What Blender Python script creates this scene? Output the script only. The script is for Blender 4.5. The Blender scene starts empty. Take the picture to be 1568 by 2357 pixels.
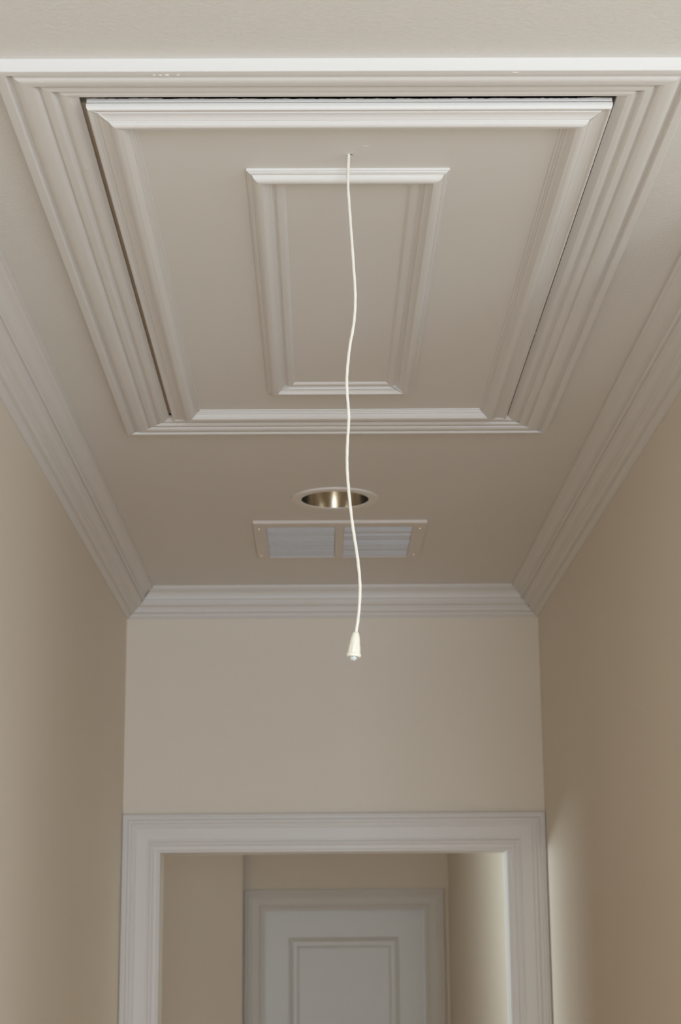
import bpy, bmesh, math, random
from mathutils import Vector, Matrix
random.seed(4)
S = bpy.context.scene
C = S.collection
EYE = 1.74                      # camera height; ceiling is one metre above it
ZC = EYE + 1.0                  # ceiling height

# ------------------------------------------------------------ camera
F = Vector((0.0117, 0.9707, 0.2402)).normalized()
R = Vector((0.9999, -0.0101, -0.0080)); R = (R - F * R.dot(F)).normalized()
U = R.cross(F)
cd = bpy.data.cameras.new('camera'); cam = bpy.data.objects.new('camera', cd); C.objects.link(cam)
cam.matrix_world = Matrix(((R.x, U.x, -F.x, 0), (R.y, U.y, -F.y, 0), (R.z, U.z, -F.z, EYE), (0, 0, 0, 1)))
cd.sensor_fit = 'VERTICAL'; cd.sensor_height = 36.0; cd.lens = 4137.5 / 2357 * 36
cd.dof.use_dof = True; cd.dof.focus_distance = 2.5; cd.dof.aperture_fstop = 11
cd.clip_start = 0.05
S.camera = cam

# ------------------------------------------------------------ world, lamps, exposure
w = bpy.data.worlds.new('world'); S.world = w; w.use_nodes = True
bg = w.node_tree.nodes['Background']; bg.inputs[0].default_value = (.75, .85, 1, 1); bg.inputs[1].default_value = 1.0
def area(name, loc, target, sx, sy, power, col):
    l = bpy.data.lights.new(name, 'AREA'); l.shape = 'RECTANGLE'; l.size = sx; l.size_y = sy
    l.energy = power; l.color = col
    o = bpy.data.objects.new(name, l); C.objects.link(o); o.location = loc
    o.rotation_euler = (Vector(target) - Vector(loc)).to_track_quat('-Z', 'Z').to_euler()
    return o
area('window_daylight', (.9, -4.05, 1.12), (.9, 0, 1.12), 1.9, 1.5, 192, (.755, .865, 1.0))
area('side_fill', (2.87, -.2, 1.45), (0, -.2, 1.45), 1.7, 1.6, 36, (.74, .865, 1.0))  # added fill from an unseen side, brightens the left hall wall
area('passage_daylight', (-1.28, 5.29, 1.95), (0, 5.29, 1.95), .28, 1.1, 25, (.82, .95, 1.0)).data.spread = math.radians(140)
S.view_settings.view_transform = 'Standard'; S.view_settings.look = 'None'
S.view_settings.exposure = -0.14; S.view_settings.gamma = 1.0; S.view_settings.use_curve_mapping = False
S.cycles.max_bounces = 12; S.cycles.diffuse_bounces = 8

# ------------------------------------------------------------ materials
def mat(name, col, rough=.5, metal=0, bump=0, scale=200, spec=.5, col2=None, cscale=3, stretch=(1, 1, 1), bdist=.001, coat=0):
    m = bpy.data.materials.new(name); m.use_nodes = True; nt = m.node_tree; b = nt.nodes['Principled BSDF']
    b.inputs['Base Color'].default_value = (*col, 1); b.inputs['Roughness'].default_value = rough
    b.inputs['Metallic'].default_value = metal; b.inputs['Specular IOR Level'].default_value = spec
    b.inputs['Coat Weight'].default_value = coat
    tc = nt.nodes.new('ShaderNodeTexCoord'); mp = nt.nodes.new('ShaderNodeMapping'); mp.inputs['Scale'].default_value = stretch
    nt.links.new(tc.outputs['Object'], mp.inputs[0])
    if bump:
        n = nt.nodes.new('ShaderNodeTexNoise'); n.inputs['Scale'].default_value = scale; n.inputs['Detail'].default_value = 4
        nt.links.new(mp.outputs[0], n.inputs['Vector'])
        bp = nt.nodes.new('ShaderNodeBump'); bp.inputs['Strength'].default_value = bump; bp.inputs['Distance'].default_value = bdist
        nt.links.new(n.outputs['Fac'], bp.inputs['Height']); nt.links.new(bp.outputs[0], b.inputs['Normal'])
    if col2:
        n2 = nt.nodes.new('ShaderNodeTexNoise'); n2.inputs['Scale'].default_value = cscale; n2.inputs['Detail'].default_value = 3
        nt.links.new(mp.outputs[0], n2.inputs['Vector'])
        cr = nt.nodes.new('ShaderNodeValToRGB'); cr.color_ramp.elements[0].color = (*col, 1); cr.color_ramp.elements[1].color = (*col2, 1)
        cr.color_ramp.elements[0].position = .35; cr.color_ramp.elements[1].position = .65
        nt.links.new(n2.outputs['Fac'], cr.inputs[0]); nt.links.new(cr.outputs[0], b.inputs['Base Color'])
    return m
M = dict(
    trim=mat('trim_paint', (.715, .69, .66), .45, spec=.4, bump=.03, scale=60, stretch=(1, 1, 1)),
    ceil=mat('ceiling_paint', (.72, .695, .655), .6, bump=.30, scale=170, col2=(.71, .685, .645), bdist=.002),
    panel=mat('panel_paint', (.715, .69, .65), .5, bump=.03, scale=90),
    wall=mat('wall_paint', (.765, .69, .585), .6, bump=.25, scale=150, col2=(.755, .68, .577)),
    door=mat('door_paint', (.74, .76, .76), .35, bump=.05, scale=60),
    raw=mat('raw_timber', (.72, .60, .48), .8, bump=.3, scale=40, stretch=(8, 1, 8)),
    dark=mat('attic_dark', (.05, .04, .035), .9, bump=.2, scale=30),
    carpet=mat('carpet', (.50, .475, .44), .95, bump=.6, scale=500, col2=(.47, .445, .41), cscale=60),
    boards=mat('oak_floor', (.72, .39, .12), .45, bump=.2, scale=12, stretch=(12, 1, 1), col2=(.60, .32, .105), cscale=2),
    cord=mat('cord_cotton', (.80, .76, .68), .8, bump=.6, scale=700, bdist=.0006),
    pull=mat('cream_plastic', (.84, .80, .69), .35, bump=.05, scale=100),
    chrome=mat('polished_reflector', (.82, .77, .68), .16, 1, bump=.06, scale=20),
    ring=mat('ring_enamel', (.76, .71, .66), .4, bump=.05, scale=60),
    vent=mat('vent_enamel', (.68, .62, .56), .35, bump=.05, scale=60),
    slat=mat('slat_metal', (.58, .60, .635), .2, .3, bump=.15, scale=12, stretch=(1, 6, 1)),
    screw=mat('screw_metal', (.8, .8, .8), .25, 1, bump=.05, scale=60),
    glass=mat('frosted_glass', (.8, .85, .9), .3, bump=.05, scale=60),
    duct=mat('duct_metal', (.12, .12, .12), .6, .5, bump=.1, scale=30),
    bulb=mat('bulb_white', (.8, .8, .78), .3, bump=.02, scale=30),
    chip=mat('loose_paint', (.86, .83, .78), .5, bump=.4, scale=900),
    knot=mat('frayed_cord', (.72, .76, .76), .5, bump=.5, scale=800),
)

# ------------------------------------------------------------ helpers
def obj(name, bm, m, parent=None, kind=None, sharp=22):
    bmesh.ops.recalc_face_normals(bm, faces=bm.faces)
    me = bpy.data.meshes.new(name); bm.to_mesh(me); bm.free()
    for p in me.polygons: p.use_smooth = True
    me.set_sharp_from_angle(angle=math.radians(sharp))
    me.materials.append(M[m])
    o = bpy.data.objects.new(name, me); C.objects.link(o)
    if parent is not None:
        o.parent = parent
        o.matrix_parent_inverse = parent.matrix_basis.inverted()
    if kind: o['kind'] = kind
    return o
def box(bm, x0, x1, y0, y1, z0, z1):
    v = [bm.verts.new((x, y, z)) for x in (x0, x1) for y in (y0, y1) for z in (z0, z1)]
    for f in ((0, 1, 3, 2), (4, 6, 7, 5), (0, 4, 5, 1), (2, 3, 7, 6), (0, 2, 6, 4), (1, 5, 7, 3)):
        bm.faces.new([v[i] for i in f])
    return bm
def boxes(*bs):
    bm = bmesh.new()
    for b in bs: box(bm, *b)
    return bm
def bevel_box(b, w=.002, seg=2):
    bm = boxes(b); bmesh.ops.bevel(bm, geom=bm.edges[:], offset=w, segments=seg, affect='EDGES', clamp_overlap=True); return bm
def extrude(A, B, n=1):
    """solid between two matching closed outlines of 3-D points, in n lengths"""
    bm = bmesh.new(); rings = []
    for k in range(n + 1):
        t = k / n
        rings.append([bm.verts.new(Vector(a).lerp(Vector(b), t)) for a, b in zip(A, B)])
    for r0, r1 in zip(rings, rings[1:]):
        for i in range(len(r0)):
            j = (i + 1) % len(r0); bm.faces.new((r0[i], r0[j], r1[j], r1[i]))
    bm.faces.new(rings[0]); bm.faces.new(rings[-1][::-1])
    bmesh.ops.triangulate(bm, faces=[f for f in bm.faces if len(f.verts) > 4])
    return bm
def lathe(bm, prof, segs=48, mtx=None, close=False):
    rings = []
    for r, z in prof:
        rings.append([bm.verts.new((r * math.cos(2 * math.pi * i / segs), r * math.sin(2 * math.pi * i / segs), z)) for i in range(segs)])
    if close: rings.append(rings[0])
    for a, b in zip(rings, rings[1:]):
        for i in range(segs):
            j = (i + 1) % segs; bm.faces.new((a[i], a[j], b[j], b[i]))
    if mtx: bmesh.ops.transform(bm, matrix=mtx, verts=bm.verts[:])
    return bm
def thing(name, loc, label, cat, group=None):
    o = bpy.data.objects.new(name, None); C.objects.link(o); o.location = loc; o.empty_display_size = .1
    o['label'] = label; o['category'] = cat
    if group: o['group'] = group
    bpy.context.view_layer.update()
    return o
def structure(name, loc):
    o = bpy.data.objects.new(name, None); C.objects.link(o); o.location = loc; o['kind'] = 'structure'
    return o
def arc(p0, p1, bulge, n=5):
    """points from p0 to p1 along a bulged curve, p1 left out"""
    (x0, y0), (x1, y1) = p0, p1; dx, dy = x1 - x0, y1 - y0
    return [(x0 + dx * t - dy * bulge * 4 * t * (1 - t), y0 + dy * t + dx * bulge * 4 * t * (1 - t)) for t in [i / n for i in range(n)]]
def mm(p): return [(a / 1000, b / 1000) for a, b in p]
def frame(prof, outer, widths, W0, nameof, m, parent, z=ZC, base=0.0):
    """four mitred lengths of moulding under a horizontal face.
    prof: (distance in from the outer edge, drop below z); outer: x0,x1,y0,y1"""
    x0, x1, y0, y1 = outer; wl, wr, wn, wf = widths
    def pt(cx, cy, t, d):
        s = t / W0
        x = x0 + s * wl if cx == 0 else x1 - s * wr
        y = y0 + s * wn if cy == 0 else y1 - s * wf
        return (x, y, z - d)
    P = list(prof) + [(prof[-1][0], base), (prof[0][0], base)]
    for (a, b) in (((0, 0), (1, 0)), ((1, 0), (1, 1)), ((1, 1), (0, 1)), ((0, 1), (0, 0))):
        obj(nameof, extrude([pt(*a, t, d) for t, d in P], [pt(*b, t, d) for t, d in P], 12), m, parent)

# ------------------------------------------------------------ measurements
XL, XR, D = -.540, .611, 4.956          # hall walls and the far wall
D2 = D + .12                            # other side of the far wall
FAR = 8.85                              # wall at the end of the passage
ox0, ox1, oy0, oy1 = -.371, .4415, 1.8753, 3.354    # hatch casing, outer
wl, wr, wn, wf = .087, .083, .0856, .084
ax0, ax1, ay0, ay1 = ox0 + wl, ox1 - wr, oy0 + wn, oy1 - wf     # ceiling opening
hx0, hx1, hy0, hy1 = -.2765, .3545, 1.9668, 3.266   # hatch door
LX, LY = .0350, 3.911                   # downlight centre
vx0, vx1, vy0, vy1 = -.158, .2545, 4.121, 4.518     # vent

# ------------------------------------------------------------ floor, walls, ceiling
obj('floor', boxes((-1.45, 3.05, -4.4, 2.0, -.1, 0)), 'carpet', kind='structure')
obj('floor_hall', boxes((-1.45, 3.05, 2.0, 9.4, -.1, 0)), 'boards', kind='structure')
def ceiling():
    bm = bmesh.new()
    def loop(pts):
        v = [bm.verts.new((x, y, ZC)) for x, y in pts]
        return [bm.edges.new((v[i], v[(i + 1) % len(v)])) for i in range(len(v))]
    e = loop([(-1.45, -3.6), (3.05, -3.6), (3.05, 9.4), (-1.45, 9.4)])
    e += loop([(ax0 - .004, ay0 - .004), (ax1 + .004, ay0 - .004), (ax1 + .004, ay1 + .004), (ax0 - .004, ay1 + .004)])
    e += loop([(vx0 + .025, vy0 + .03), (vx1 - .025, vy0 + .03), (vx1 - .025, vy1 - .02), (vx0 + .025, vy1 - .02)])
    e += loop([(LX + .085 * math.cos(a), LY + .085 * math.sin(a)) for a in [2 * math.pi * i / 40 for i in range(40)]])
    bmesh.ops.triangle_fill(bm, use_beauty=True, edges=e)
    r = bmesh.ops.extrude_face_region(bm, geom=bm.faces[:])
    bmesh.ops.translate(bm, vec=(0, 0, .02), verts=[g for g in r['geom'] if isinstance(g, bmesh.types.BMVert)])
    obj('ceiling', bm, 'ceil', kind='structure')
ceiling()
# attic space above the opening: timber lining and a dark box
at = structure('attic_shaft', (0, 0, ZC))
for b in ((ax0 - .024, ax0 - .004, ay0 - .024, ay1 + .024, ZC + .0005, ZC + .1612), (ax1 + .004, ax1 + .024, ay0 - .024, ay1 + .024, ZC + .0005, ZC + .1612),
          (ax0 - .004, ax1 + .004, ay0 - .024, ay0 - .004, ZC + .0005, ZC + .1612), (ax0 - .004, ax1 + .004, ay1 + .004, ay1 + .024, ZC + .0005, ZC + .1612)):
    obj('lining_board', boxes(b), 'raw', at)
for b in ((ax0 - .004, hx0 + .02, ay0 + .03, ay1, ZC + .0035, ZC + .02), (hx1 - .02, ax1 + .004, ay0 + .03, ay1, ZC + .0035, ZC + .02)):
    obj('stop_strip', boxes(b), 'raw', at)
obj('attic_cover', boxes((ax0 - .03, ax1 + .03, ay0 - .03, ay1 + .03, ZC + .1608, ZC + .18)), 'dark', at)

obj('wall_left', boxes((XL - .12, XL, -4.2, D, 0, ZC)), 'wall', kind='structure')
obj('wall_right', boxes((XR, XR + .12, 2.3, FAR, 0, ZC)), 'wall', kind='structure')
DI0, DI1, DZI = -.4369, .5048, EYE + .2775           # doorway opening
obj('wall_far', boxes((-1.42, DI0 - .015, D, D2, 0, ZC), (DI1 + .015, XR, D, D2, 0, ZC), (DI0 - .015, DI1 + .015, D, D2, DZI + .015, ZC)), 'wall', kind='structure')
WX0, WX1, WZ = -.2765, .489, EYE + .2205             # far door leaf
obj('wall_passage_end', boxes((-1.42, WX0 - .02, FAR, FAR + .12, 0, ZC), (WX1 + .02, XR + .12, FAR, FAR + .12, 0, ZC),
                              (WX0 - .02, WX1 + .02, FAR, FAR + .12, WZ + .02, ZC)), 'wall', kind='structure')
obj('wall_passage_left', boxes((-1.42, -1.30, D2, 5.10, 0, ZC), (-1.42, -1.30, 5.48, FAR, 0, ZC), (-1.42, -1.30, 5.10, 5.48, 0, 1.35), (-1.42, -1.30, 5.10, 5.48, 2.55, ZC)), 'wall', kind='structure')
obj('wall_partition', boxes((-1.30, -.3735, 8.70, 8.78, 0, ZC)), 'wall', kind='structure')
obj('wall_near_room', boxes((XR + .12, 2.9, 2.3, 2.42, 0, ZC)), 'wall', kind='structure')
obj('wall_near_right', boxes((2.9, 3.02, -4.2, -1.1, 0, ZC), (2.9, 3.02, .7, 2.42, 0, ZC), (2.9, 3.02, -1.1, .7, 0, .6), (2.9, 3.02, -1.1, .7, 2.3, ZC)), 'wall', kind='structure')
obj('wall_back', boxes((XL - .12, -.2, -4.32, -4.2, 0, ZC), (2.2, 3.02, -4.32, -4.2, 0, ZC), (-.2, 2.2, -4.32, -4.2, 0, .22), (-.2, 2.2, -4.32, -4.2, 2.38, ZC)), 'wall', kind='structure')
w1 = structure('window_1', (1.3, -4.26, .22))
for b in ((-.2, 2.2, -4.3, -4.22, .22, .28), (-.2, 2.2, -4.3, -4.22, 2.32, 2.38), (-.2, -.14, -4.3, -4.22, .28, 2.32), (2.14, 2.2, -4.3, -4.22, .28, 2.32), (.97, 1.03, -4.3, -4.22, .28, 2.32)):
    obj('window_frame', boxes(b), 'trim', w1)
for b in ((-.14, .97, -4.265, -4.26, .28, 2.32), (1.03, 2.14, -4.265, -4.26, .28, 2.32)): obj('pane', boxes(b), 'glass', w1)
w3 = structure('fill_window_3', (2.96, -.2, .6))  # unseen window, made up to house the added side fill
for b in ((2.9, 3.0, -1.1, .7, .6, .66), (2.9, 3.0, -1.1, .7, 2.24, 2.3), (2.9, 3.0, -1.1, -1.04, .66, 2.24), (2.9, 3.0, .64, .7, .66, 2.24), (2.92, 2.98, -.23, -.17, .66, 2.24)):
    obj('window_frame', boxes(b), 'trim', w3)
for b in ((2.955, 2.96, -1.04, -.23, .66, 2.24), (2.955, 2.96, -.17, .64, .66, 2.24)): obj('pane', boxes(b), 'glass', w3)
w2 = structure('window_2', (-1.36, 5.29, 1.35))
for b in ((-1.40, -1.32, 5.10, 5.48, 1.35, 1.40), (-1.40, -1.32, 5.10, 5.48, 2.5, 2.55), (-1.40, -1.32, 5.10, 5.14, 1.40, 2.5), (-1.40, -1.32, 5.44, 5.48, 1.40, 2.5)):
    obj('window_frame', boxes(b), 'trim', w2)
obj('pane', boxes((-1.365, -1.36, 5.14, 5.44, 1.40, 2.5)), 'glass', w2)

# ------------------------------------------------------------ crown moulding (projection from wall, drop below ceiling)
cp = [(79, 0), (79, 6.5), (74, 7), (73, 9)] + arc((72, 10), (53, 31), .17, 6) + [(53, 31), (53, 33), (49.5, 35), (46, 34), (45.5, 38)] + \
     arc((44, 39), (32, 51), -.16, 5) + [(32, 51), (29, 52), (28.6, 54.5), (26, 56)] + arc((25, 58), (15.5, 67), -.20, 5) + [(15.5, 67), (12.5, 67.2), (12.3, 70)] + \
     arc((11, 72), (5, 78), -.1, 4) + [(5, 78), (4, 80)]
cp = mm(cp + [(0, 80)])
cp = [(p, d) for p, d in cp]
def crown(name, f0, f1):
    P = cp + [(0, 0)]
    obj(name, extrude([f0(p, d) for p, d in P], [f1(p, d) for p, d in P], 16), 'trim', kind='structure')
crown('trim_1', lambda p, d: (XL + p, -4.2, ZC - d), lambda p, d: (XL + p, D - p, ZC - d))
crown('trim_2', lambda p, d: (XR - p, 2.3, ZC - d), lambda p, d: (XR - p, D - p, ZC - d))
crown('trim_3', lambda p, d: (XL + p, D - p, ZC - d), lambda p, d: (XR - p, D - p, ZC - d))

# ------------------------------------------------------------ hatch casing round the opening
casing = [(0, 15), (.8, 15.8), (2, 16), (10.5, 16), (11.5, 15.4), (12.2, 14), (13.0, 9.6), (14.5, 8.6), (16.0, 8.6), (16.4, 9.8)] + arc((17, 10.6), (30, 16.8), .16, 7) + \
         [(30, 16.8), (34, 17.0), (38, 16.0), (41, 13.6), (43, 9.6), (45.2, 9.4), (45.6, 12.2), (50, 13.2), (55, 12.8), (57.5, 10.6), (59.5, 6.0), (62, 5.4), (62.2, 6.8)] + \
         arc((62.8, 7.2), (70, 9.6), .17, 5) + [(70, 9.6), (73, 9.4), (76.5, 7.0), (79, 4.6), (81.5, 4.6), (83, 4.2)]
casing = casing[:4] + [(t, 12 + (d - 12) * .8) for t, d in casing[4:-2]] + casing[-2:]
hc = thing('hatch_casing', ((ax0 + ax1) / 2, oy0, ZC), 'white painted wooden casing mitred round the attic hatch opening on the ceiling', 'trim')
frame(mm(casing), (ox0, ox1, oy0, oy1), (wl, wr, wn, wf), .083, 'casing_board', 'trim', hc)
def chip(x, y, z, sx, sy, sz, parent, seed, name='paint_chip', rot=0):
    rnd = random.Random(seed); bm = bmesh.new()
    bmesh.ops.create_icosphere(bm, subdivisions=1, radius=1)
    for v in bm.verts: v.co *= rnd.uniform(.7, 1.15)
    bmesh.ops.transform(bm, matrix=Matrix.Translation((x, y, z)) @ Matrix.Rotation(rot, 4, 'Z') @ Matrix.Diagonal((sx, sy, sz, 1)), verts=bm.verts[:])
    return obj(name, bm, 'chip', parent)

# ------------------------------------------------------------ attic hatch door
ah = thing('attic_hatch', ((hx0 + hx1) / 2, (hy0 + hy1) / 2, ZC), 'white pull-down attic hatch door with two moulded rectangular frames, set in the ceiling', 'attic hatch')
HX, HY, HR = .0412, 2.109, .0040       # hole for the cord
def hatch_panel():
    bm = bmesh.new()
    def loop(pts, z):
        v = [bm.verts.new((x, y, z)) for x, y in pts]
        return [bm.edges.new((v[i], v[(i + 1) % len(v)])) for i in range(len(v))]
    z = ZC - .007
    e = loop([(hx0 + .002, hy0 + .002), (hx1 - .002, hy0 + .002), (hx1 - .002, hy1 - .002), (hx0 + .002, hy1 - .002)], z)
    e += loop([(HX + HR * math.cos(a), HY + HR * math.sin(a)) for a in [2 * math.pi * i / 20 for i in range(20)]], z)
    bmesh.ops.triangle_fill(bm, use_beauty=True, edges=e)
    r = bmesh.ops.extrude_face_region(bm, geom=bm.faces[:])
    bmesh.ops.translate(bm, vec=(0, 0, .0068), verts=[g for g in r['geom'] if isinstance(g, bmesh.types.BMVert)])
    return bm
obj('panel', hatch_panel(), 'panel', ah)
# rough painted near edge of the board above the moulding
def rough_edge():
    bm = bmesh.new(); n = 420; rnd = random.Random(3); top = []; bot = []; tb = []; bb = []; h = 0
    for i in range(n + 1):
        x = hx0 + (hx1 - hx0) * i / n
        h = h * .8 + rnd.gauss(0, .00016)
        zt = ZC + .0003 + .0013 * max(0, 1 - i / n / .35) + h - (.0006 if i % 61 < 3 else 0)
        top.append(bm.verts.new((x, hy0 + rnd.uniform(0, .0003), zt))); bot.append(bm.verts.new((x, hy0, ZC - .0041)))
        tb.append(bm.verts.new((x, hy0 + .0022, zt))); bb.append(bm.verts.new((x, hy0 + .0022, ZC - .0041)))
    for i in range(n):
        bm.faces.new((bot[i], bot[i + 1], top[i + 1], top[i])); bm.faces.new((top[i], top[i + 1], tb[i + 1], tb[i]))
        bm.faces.new((tb[i], tb[i + 1], bb[i + 1], bb[i])); bm.faces.new((bb[i], bb[i + 1], bot[i + 1], bot[i]))
    for q in ((bot[0], top[0], tb[0], bb[0]), (bot[n], bb[n], tb[n], top[n])): bm.faces.new(q)
    return bm
obj('board_edge', rough_edge(), 'trim', ah)
outer = [(.3, 4.9), (-.4, 5.4), (-.6, 7.5), (-.3, 10.2), (.6, 12.4), (2.0, 13.5), (3.2, 13.3), (4.4, 12.2), (5.6, 11.2), (11.2, 11.0), (11.5, 12.0)] + arc((12, 12.4), (23, 16.5), -.08, 5) + \
        [(23, 16.5), (24.4, 16.5), (24.4, 17.9)] + arc((25, 18.1), (36, 21.4), .20, 7) + [(36, 21.4), (38, 21.4), (40, 19.6), (42.5, 16.2), (44.5, 13.0), (47.2, 12.6), (47.4, 10.6),
         (50.4, 10.2), (50.6, 8.6), (54.2, 8.4), (54.6, 7)]
frame(mm(outer), (hx0, hx1, hy0, hy1), (.055,) * 4, .055, 'moulding', 'trim', ah, base=.007 - .0004)
inner = [(0, 7), (0, 9.8), (.6, 10.4), (2.0, 10.4), (2.2, 11.4)] + arc((2.6, 11.6), (6.4, 13.0), .12, 3) + [(6.4, 13.0), (7.2, 13.0), (7.2, 14.2)] + arc((7.6, 14.4), (17.5, 20.6), .17, 7) + \
        [(17.5, 20.6), (19.5, 20.4)] + arc((20.5, 19.4), (27, 13.8), -.10, 4) + [(27, 13.8), (28.6, 13.6), (28.8, 11.2), (32, 8.6), (35.5, 8.6), (36.5, 10.2), (38.5, 11.2), (42, 11.2), (46, 10.4), (48.6, 8.6), (50, 7)]
frame(mm(inner), (-.0925, .1715, 2.1478, 3.0965), (.050, .0515, .050, .050), .050, 'panel_moulding', 'trim', ah, base=.0066)
for k, (x, y, z, sx, sy, sz, r) in enumerate(((.060, 2.082, ZC - .0072, .0058, .0006, .0003, -.12), (.0512, 2.083, ZC - .0072, .0012, .0006, .0003, 0))):
    chip(x, y, z, sx, sy, sz, ah, k, rot=r)
for k, (x, y, z, sx, sy, sz, r) in enumerate(((-.172, 1.884, ZC - .0162, .003, .0009, .0006, 0), (-.180, 1.885, ZC - .0162, .0022, .0012, .0006, .3), (-.187, 1.884, ZC - .0162, .002, .0008, .0005, 0),
      (-.160, 1.884, ZC - .0162, .0028, .0007, .0005, .2), (.228, 1.880, ZC - .0162, .004, .001, .0005, .2), (-.298, 2.144, ZC - .0110, .0016, .0035, .0006, 0), (-.299, 2.20, ZC - .0110, .0012, .002, .0005, 0),
      (.3555, 2.796, ZC - .006, .0022, .003, .0012, .5))):
    chip(x, y, z, sx, sy, sz, hc, 20 + k, rot=r)

# the near end of the door hangs a little lower than the far end
for o in ah.children:
    if o.data.get('sag'): continue
    o.data['sag'] = 1
    for v in o.data.vertices:
        k = (hy1 - v.co.y) / (hy1 - hy0)
        v.co.z -= .0045 * k; v.co.x *= 1 - .0042 * k
    o.data.update()

# ------------------------------------------------------------ pull cord
cordpts = [(x * .9959, z * .9959) for x, z in [(.0402, 1.010), (.0398, .993), (.0384, .9547), (.0407, .9073), (.0440, .8487), (.0462, .8023), (.0443, .7679), (.0385, .7337), (.0350, .6997), (.0348, .6772), (.0366, .6437),
           (.0347, .6104), (.0340, .5828), (.0353, .5554), (.0382, .5227), (.0416, .4956), (.0460, .4633), (.0482, .4313), (.0464, .3995), (.0430, .3758), (.0420, .370)]]
CY = 2.107
pc = thing('pull_cord', (.040, CY, EYE + .989), 'off-white cotton pull cord with cream bell hanging from the attic hatch', 'pull cord')
def catmull(P, n):
    out = []
    for i in range(len(P) - 1):
        p0, p1, p2, p3 = P[max(i - 1, 0)], P[i], P[i + 1], P[min(i + 2, len(P) - 1)]
        for k in range(n):
            t = k / n
            out.append(.5 * ((2 * p1) + (p2 - p0) * t + (2 * p0 - 5 * p1 + 4 * p2 - p3) * t * t + (3 * p1 - p0 - 3 * p2 + p3) * t ** 3))
    return out + [P[-1]]
def cord():
    pts = catmull([Vector((x, CY + .0015 * math.sin(k * 1.3) * (k > 1), EYE + z)) for k, (x, z) in enumerate(cordpts)], 14)
    bm = bmesh.new(); rings = []; n = 12
    for k, p in enumerate(pts):
        q0, q1 = pts[max(k - 1, 0)], pts[min(k + 1, len(pts) - 1)]; T = (q1 - q0).normalized()
        A = T.cross(Vector((0, 1, 0))).normalized(); B = T.cross(A)
        ring = []
        for j in range(n):
            a = 2 * math.pi * j / n
            r = .00185 * (1 + .07 * math.cos(3 * a + k * .9) + .03 * math.sin(k * .37))
            ring.append(bm.verts.new(p + A * math.cos(a) * r + B * math.sin(a) * r))
        rings.append(ring)
    for a, b in zip(rings, rings[1:]):
        for i in range(n):
            j = (i + 1) % n; bm.faces.new((a[i], a[j], b[j], b[i]))
    bm.faces.new(rings[0]); bm.faces.new(rings[-1])
    return bm
obj('cord', cord(), 'cord', pc, sharp=80)
PT = Vector((.0426, CY, EYE + .3740)); PB = Vector((.0394, CY - .001, EYE + .3441))
ax = (PT - PB).normalized()
mtx = Matrix.Translation(PB) @ ax.to_track_quat('Z', 'Y').to_matrix().to_4x4()
def bell():
    bm = bmesh.new(); segs = 60; rings = []
    prof = [(.0021, .0296), (.0030, .0301), (.0036, .0296), (.0043, .0275), (.0052, .024), (.0059, .020), (.0063, .016), (.00655, .0142), (.0066, .0135), (.0069, .010), (.0072, .006), (.0073, .0045),
            (.0083, .0042), (.0087, .0034), (.0087, .0018), (.0082, .0006), (.0074, .0), (.0064, .0004), (.0060, .003), (.0050, .008)]
    for k, (r, z) in enumerate(prof):
        fl = 9 <= k - 0 <= 11 or k == 8
        ring = []
        for i in range(segs):
            a = 2 * math.pi * i / segs
            rr = r + (.00045 if (fl and (i % 6) < 2) else 0)
            ring.append(bm.verts.new((rr * math.cos(a), rr * math.sin(a), z)))
        rings.append(ring)
    for a, b in zip(rings, rings[1:]):
        for i in range(segs):
            j = (i + 1) % segs; bm.faces.new((a[i], a[j], b[j], b[i]))
    bm.faces.new(rings[-1])
    bmesh.ops.transform(bm, matrix=mtx, verts=bm.verts[:])
    return bm
b_ = obj('bell', bell(), 'pull', pc, sharp=40); b_['label'] = 'cream plastic bell-shaped pull with a ribbed skirt'
def knot():
    rnd = random.Random(8); bm = bmesh.new(); bmesh.ops.create_icosphere(bm, subdivisions=3, radius=.0042)
    for v in bm.verts:
        v.co *= 1 + .22 * math.sin(v.co.x * 1900 + v.co.z * 900) * math.cos(v.co.y * 1500) + rnd.uniform(-.05, .05)
        v.co.z *= .85
    bmesh.ops.transform(bm, matrix=Matrix.Translation((.0002, 0, -.0002)), verts=bm.verts[:])
    bmesh.ops.transform(bm, matrix=mtx, verts=bm.verts[:])
    return bm
k_ = obj('knot', knot(), 'knot', pc, sharp=60); k_['label'] = 'frayed pale knot under the bell'

# ------------------------------------------------------------ recessed downlight
dl = thing('recessed_downlight', (LX, LY, ZC), 'round recessed ceiling downlight with bright metal reflector, unlit, above the vent', 'light')
T = Matrix.Translation((LX, LY, ZC))
obj('trim_ring', lathe(bmesh.new(), [(.098, -.0002), (.098, -.0025), (.0965, -.0042), (.094, -.005), (.084, -.0042), (.0785, -.005), (.0762, -.0045), (.0755, -.003), (.0755, -.0002)], 72, T, close=True), 'ring', dl)
obj('reflector', lathe(bmesh.new(), [(.0755, -.003), (.0748, .012), (.072, .04), (.066, .075), (.057, .105), (.048, .125), (.0478, .1255), (.058, .106), (.067, .076), (.0732, .04), (.076, .012), (.0765, -.001)], 72, T), 'chrome', dl)
obj('housing', lathe(bmesh.new(), [(.001, .17), (.083, .17), (.083, .001), (.0835, .001), (.0835, .1705), (.001, .1705)], 40, T), 'duct', dl)
obj('bulb', lathe(bmesh.new(), [(.001, .098), (.02, .10), (.034, .108), (.038, .118), (.034, .13), (.018, .15), (.016, .168), (.001, .168)], 36, T), 'bulb', dl)

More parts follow.
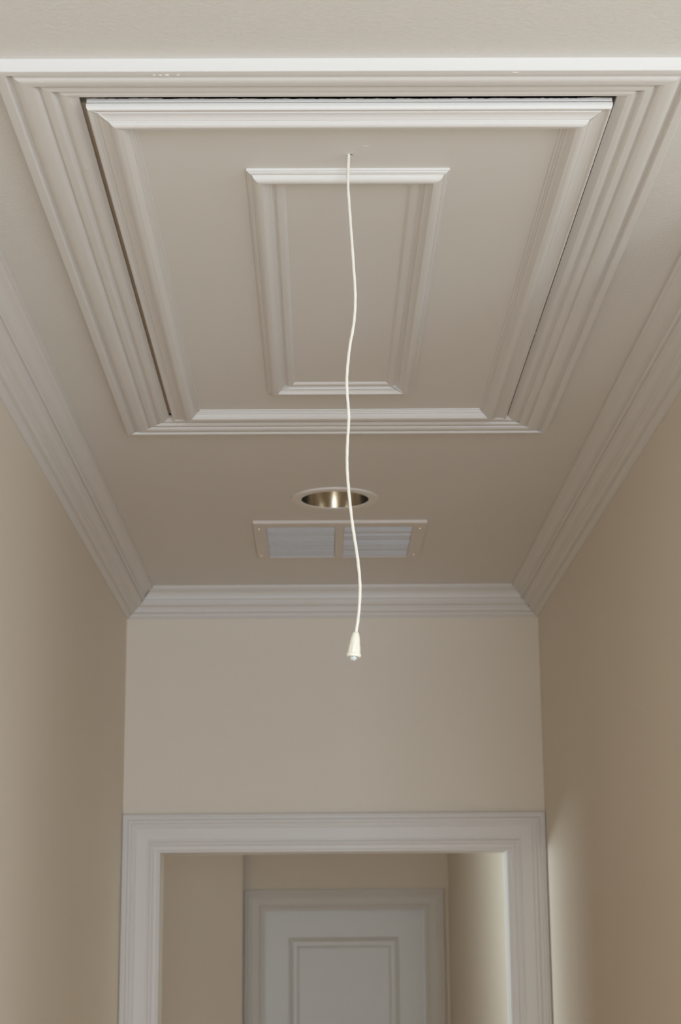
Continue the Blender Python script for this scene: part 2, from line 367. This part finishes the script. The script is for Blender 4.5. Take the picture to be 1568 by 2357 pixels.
# ------------------------------------------------------------ vent with two banks of slats
vt = thing('ceiling_vent', ((vx0 + vx1) / 2, (vy0 + vy1) / 2, ZC), 'square ceiling vent with two banks of shiny grey slats by the far wall', 'vent')
o0x, o0X, o1x, o1X, oy_0, oy_1 = -.1275, .0375, .0585, .2225, 4.160, 4.492
def vent_frame():
    bm = bmesh.new(); xs = [vx0, o0x, o0X, o1x, o1X, vx1]; ys = [vy0, oy_0, oy_1, vy1]
    V = {}
    for k, z in enumerate((ZC - .0075, ZC - .0002)):
        for i, x in enumerate(xs):
            for j, y in enumerate(ys):
                xx, yy = x, y
                V[i, j, k] = bm.verts.new((xx, yy, z))
    for i in range(5):
        for j in range(3):
            if j == 1 and i in (1, 3): continue
            for k in (0, 1): bm.faces.new((V[i, j, k], V[i + 1, j, k], V[i + 1, j + 1, k], V[i, j + 1, k]))
    for i in range(5):
        for j in (0, 3): bm.faces.new((V[i, j, 0], V[i + 1, j, 0], V[i + 1, j, 1], V[i, j, 1]))
    for j in range(3):
        for i in (0, 5): bm.faces.new((V[i, j, 0], V[i, j + 1, 0], V[i, j + 1, 1], V[i, j, 1]))
    for a, b in ((1, 2), (3, 4)):
        for i in (a, b): bm.faces.new((V[i, 1, 0], V[i, 2, 0], V[i, 2, 1], V[i, 1, 1]))
        for j in (1, 2): bm.faces.new((V[a, j, 0], V[b, j, 0], V[b, j, 1], V[a, j, 1]))
    bmesh.ops.recalc_face_normals(bm, faces=bm.faces)
    ed = [e for e in bm.edges if all(abs(v.co.z - (ZC - .0075)) < 1e-5 for v in e.verts) and len(e.link_faces) == 2 and abs(e.link_faces[0].normal.dot(e.link_faces[1].normal)) < .5]
    bmesh.ops.bevel(bm, geom=ed, offset=.0012, segments=2, affect='EDGES')
    return bm
obj('vent_frame', vent_frame(), 'vent', vt)
NS = 14; pitch = (oy_1 - oy_0) / NS
def slat_mesh(L):
    P = []; n = 9
    for i in range(n + 1):
        t = (i / n) ** .6; P.append((pitch * .97 * t, -.0018 - .0035 * t - .0115 * t ** 4))
    Q = [(y, z + .0010) for y, z in reversed(P)]
    A = [(0, y, z) for y, z in P + Q]; B = [(L, y, z) for y, z in P + Q]
    bm = extrude(A, B, 10)
    bmesh.ops.recalc_face_normals(bm, faces=bm.faces)
    me = bpy.data.meshes.new('slat'); bm.to_mesh(me); bm.free()
    for p in me.polygons: p.use_smooth = True
    me.set_sharp_from_angle(angle=math.radians(40)); me.materials.append(M['slat']); return me
for xa, xb in ((o0x, o0X), (o1x, o1X)):
    me = slat_mesh(xb - xa - .001)
    for k in range(NS):
        o = bpy.data.objects.new('slat', me); C.objects.link(o); o.parent = vt; o.matrix_parent_inverse = vt.matrix_basis.inverted()
        o.location = (xa + .0005, oy_0 + k * pitch, ZC + .0105)
        o.rotation_euler = (random.gauss(0, .02 if xa < 0 else .035), random.gauss(0, .0012), 0)
obj('duct_box', boxes((vx0 + .02, vx1 - .02, vy0 + .02, vy1 - .015, ZC + .06, ZC + .07), (vx0 + .015, vx0 + .02, vy0 + .02, vy1 - .015, ZC + .021, ZC + .07), (vx1 - .02, vx1 - .015, vy0 + .02, vy1 - .015, ZC + .021, ZC + .07),
                      (vx0 + .02, vx1 - .02, vy0 + .015, vy0 + .02, ZC + .021, ZC + .07), (vx0 + .02, vx1 - .02, vy1 - .015, vy1 - .01, ZC + .021, ZC + .07)), 'duct', vt)
for x, y in ((-.145, 4.1791), (.2405, 4.1791), (-.147, 4.468), (.2395, 4.468)):
    obj('screw', lathe(bmesh.new(), [(.0001, -.0030), (.0022, -.0027), (.0040, -.0016), (.0045, 0), (.0001, .0001)], 16, Matrix.Translation((x, y, ZC - .0075))), 'screw', vt)

# ------------------------------------------------------------ doorway in the far wall
door = mm([(0, 0), (0, 17), (1.5, 19), (5, 20), (8, 19), (9, 16.5), (13, 16.5)] + arc((14, 17), (24, 18.5), .2, 5) + [(24, 18.5), (26, 17), (27, 15), (30, 14.5)] + arc((31, 15), (37, 14), .15, 4) +
          [(38, 13), (40, 12.5), (68, 11.5), (69, 10), (72, 9.5)] + arc((73, 10), (83, 11), .2, 5) + [(84, 10), (86, 8), (95, 7.5), (97, 6.5), (97, 0)])
def doorway(parent, x0, x1, zt, y, name_head, name_side, m, s=1.0):
    W = .097
    for nm, A, B in ((name_side, lambda t, p: (x0 + t, y - p, 0), lambda t, p: (x0 + t, y - p, zt - t)),
                     (name_side, lambda t, p: (x1 - t, y - p, 0), lambda t, p: (x1 - t, y - p, zt - t)),
                     (name_head, lambda t, p: (x0 + t, y - p, zt - t), lambda t, p: (x1 - t, y - p, zt - t))):
        obj(nm, extrude([A(t, p) for t, p in door], [B(t, p) for t, p in door], 8), m, parent)
d1 = structure('door_1', (0, D, 0))
doorway(d1, XL + .001, XR - .001, EYE + .3798, D, 'head_casing', 'side_casing', 'trim')
obj('side_jamb', boxes((DI0 - .015, DI0, D, D2, 0, DZI + .015)), 'trim', d1)
obj('side_jamb', boxes((DI1, DI1 + .015, D, D2, 0, DZI + .015)), 'trim', d1)
obj('head_jamb', boxes((DI0, DI1, D, D2, DZI, DZI + .015)), 'trim', d1)

# ------------------------------------------------------------ panelled door at the end of the passage
d2 = structure('door_2', (0, FAR, 0))
doorway(d2, WX0 - .0945, WX1 + .0975, WZ + .095, FAR, 'head_casing', 'side_casing', 'trim')
obj('side_jamb', boxes((WX0 - .02, WX0 - .003, FAR, FAR + .11, 0, WZ + .02)), 'trim', d2)
obj('side_jamb', boxes((WX1 + .003, WX1 + .02, FAR, FAR + .11, 0, WZ + .02)), 'trim', d2)
obj('head_jamb', boxes((WX0 - .003, WX1 + .003, FAR, FAR + .11, WZ + .003, WZ + .02)), 'trim', d2)
LYF = FAR + .022
px0, px1, pz1 = WX0 + .118, WX1 - .118, WZ - .128
leaf = obj('door_leaf', boxes((WX0, px0, LYF, LYF + .04, .01, WZ), (px1, WX1, LYF, LYF + .04, .01, WZ), (px0, px1, LYF, LYF + .04, pz1, WZ), (px0, px1, LYF, LYF + .04, .95, 1.10), (px0, px1, LYF, LYF + .04, .01, .22)), 'door', d2)
dp = mm([(0, 0), (0, -2), (3, -3), (8, 0), (14, 4), (22, 9), (34, 10), (44, 8), (47, 10), (52, 11), (52, 16), (0, 16)])   # depth behind the leaf face
for z0, z1 in ((1.10, pz1), (.22, .95)):
    cs = lambda cx, cz, t, p: ((px0 + t) if cx == 0 else (px1 - t), LYF + p, (z0 + t) if cz == 0 else (z1 - t))
    for a, b in (((0, 0), (1, 0)), ((1, 0), (1, 1)), ((1, 1), (0, 1)), ((0, 1), (0, 0))):
        obj('panel_moulding', extrude([cs(*a, t, p) for t, p in dp], [cs(*b, t, p) for t, p in dp]), 'door', leaf)
    obj('door_panel', boxes((px0 + .05, px1 - .05, LYF + .012, LYF + .02, z0 + .05, z1 - .05)), 'door', leaf)
kb = obj('door_knob', lathe(bmesh.new(), [(.001, .060), (.018, .058), (.027, .046), (.025, .034), (.012, .026), (.010, .008), (.028, .006), (.030, 0), (.001, 0)], 32,
         Matrix.Translation((WX0 + .06, LYF, .96)) @ Matrix.Rotation(math.pi / 2, 4, 'X')), 'screw', leaf)
# baseboards
bp_ = mm([(0, 0), (15, 0), (15, 90), (12, 100), (8, 112), (5, 120), (0, 122)])
obj('baseboard_left', extrude([(XL + p, -4.2, z) for p, z in bp_], [(XL + p, D - .021, z) for p, z in bp_]), 'trim', kind='structure')
obj('baseboard_right', extrude([(XR - p, 2.3, z) for p, z in bp_], [(XR - p, D - .021, z) for p, z in bp_]), 'trim', kind='structure')
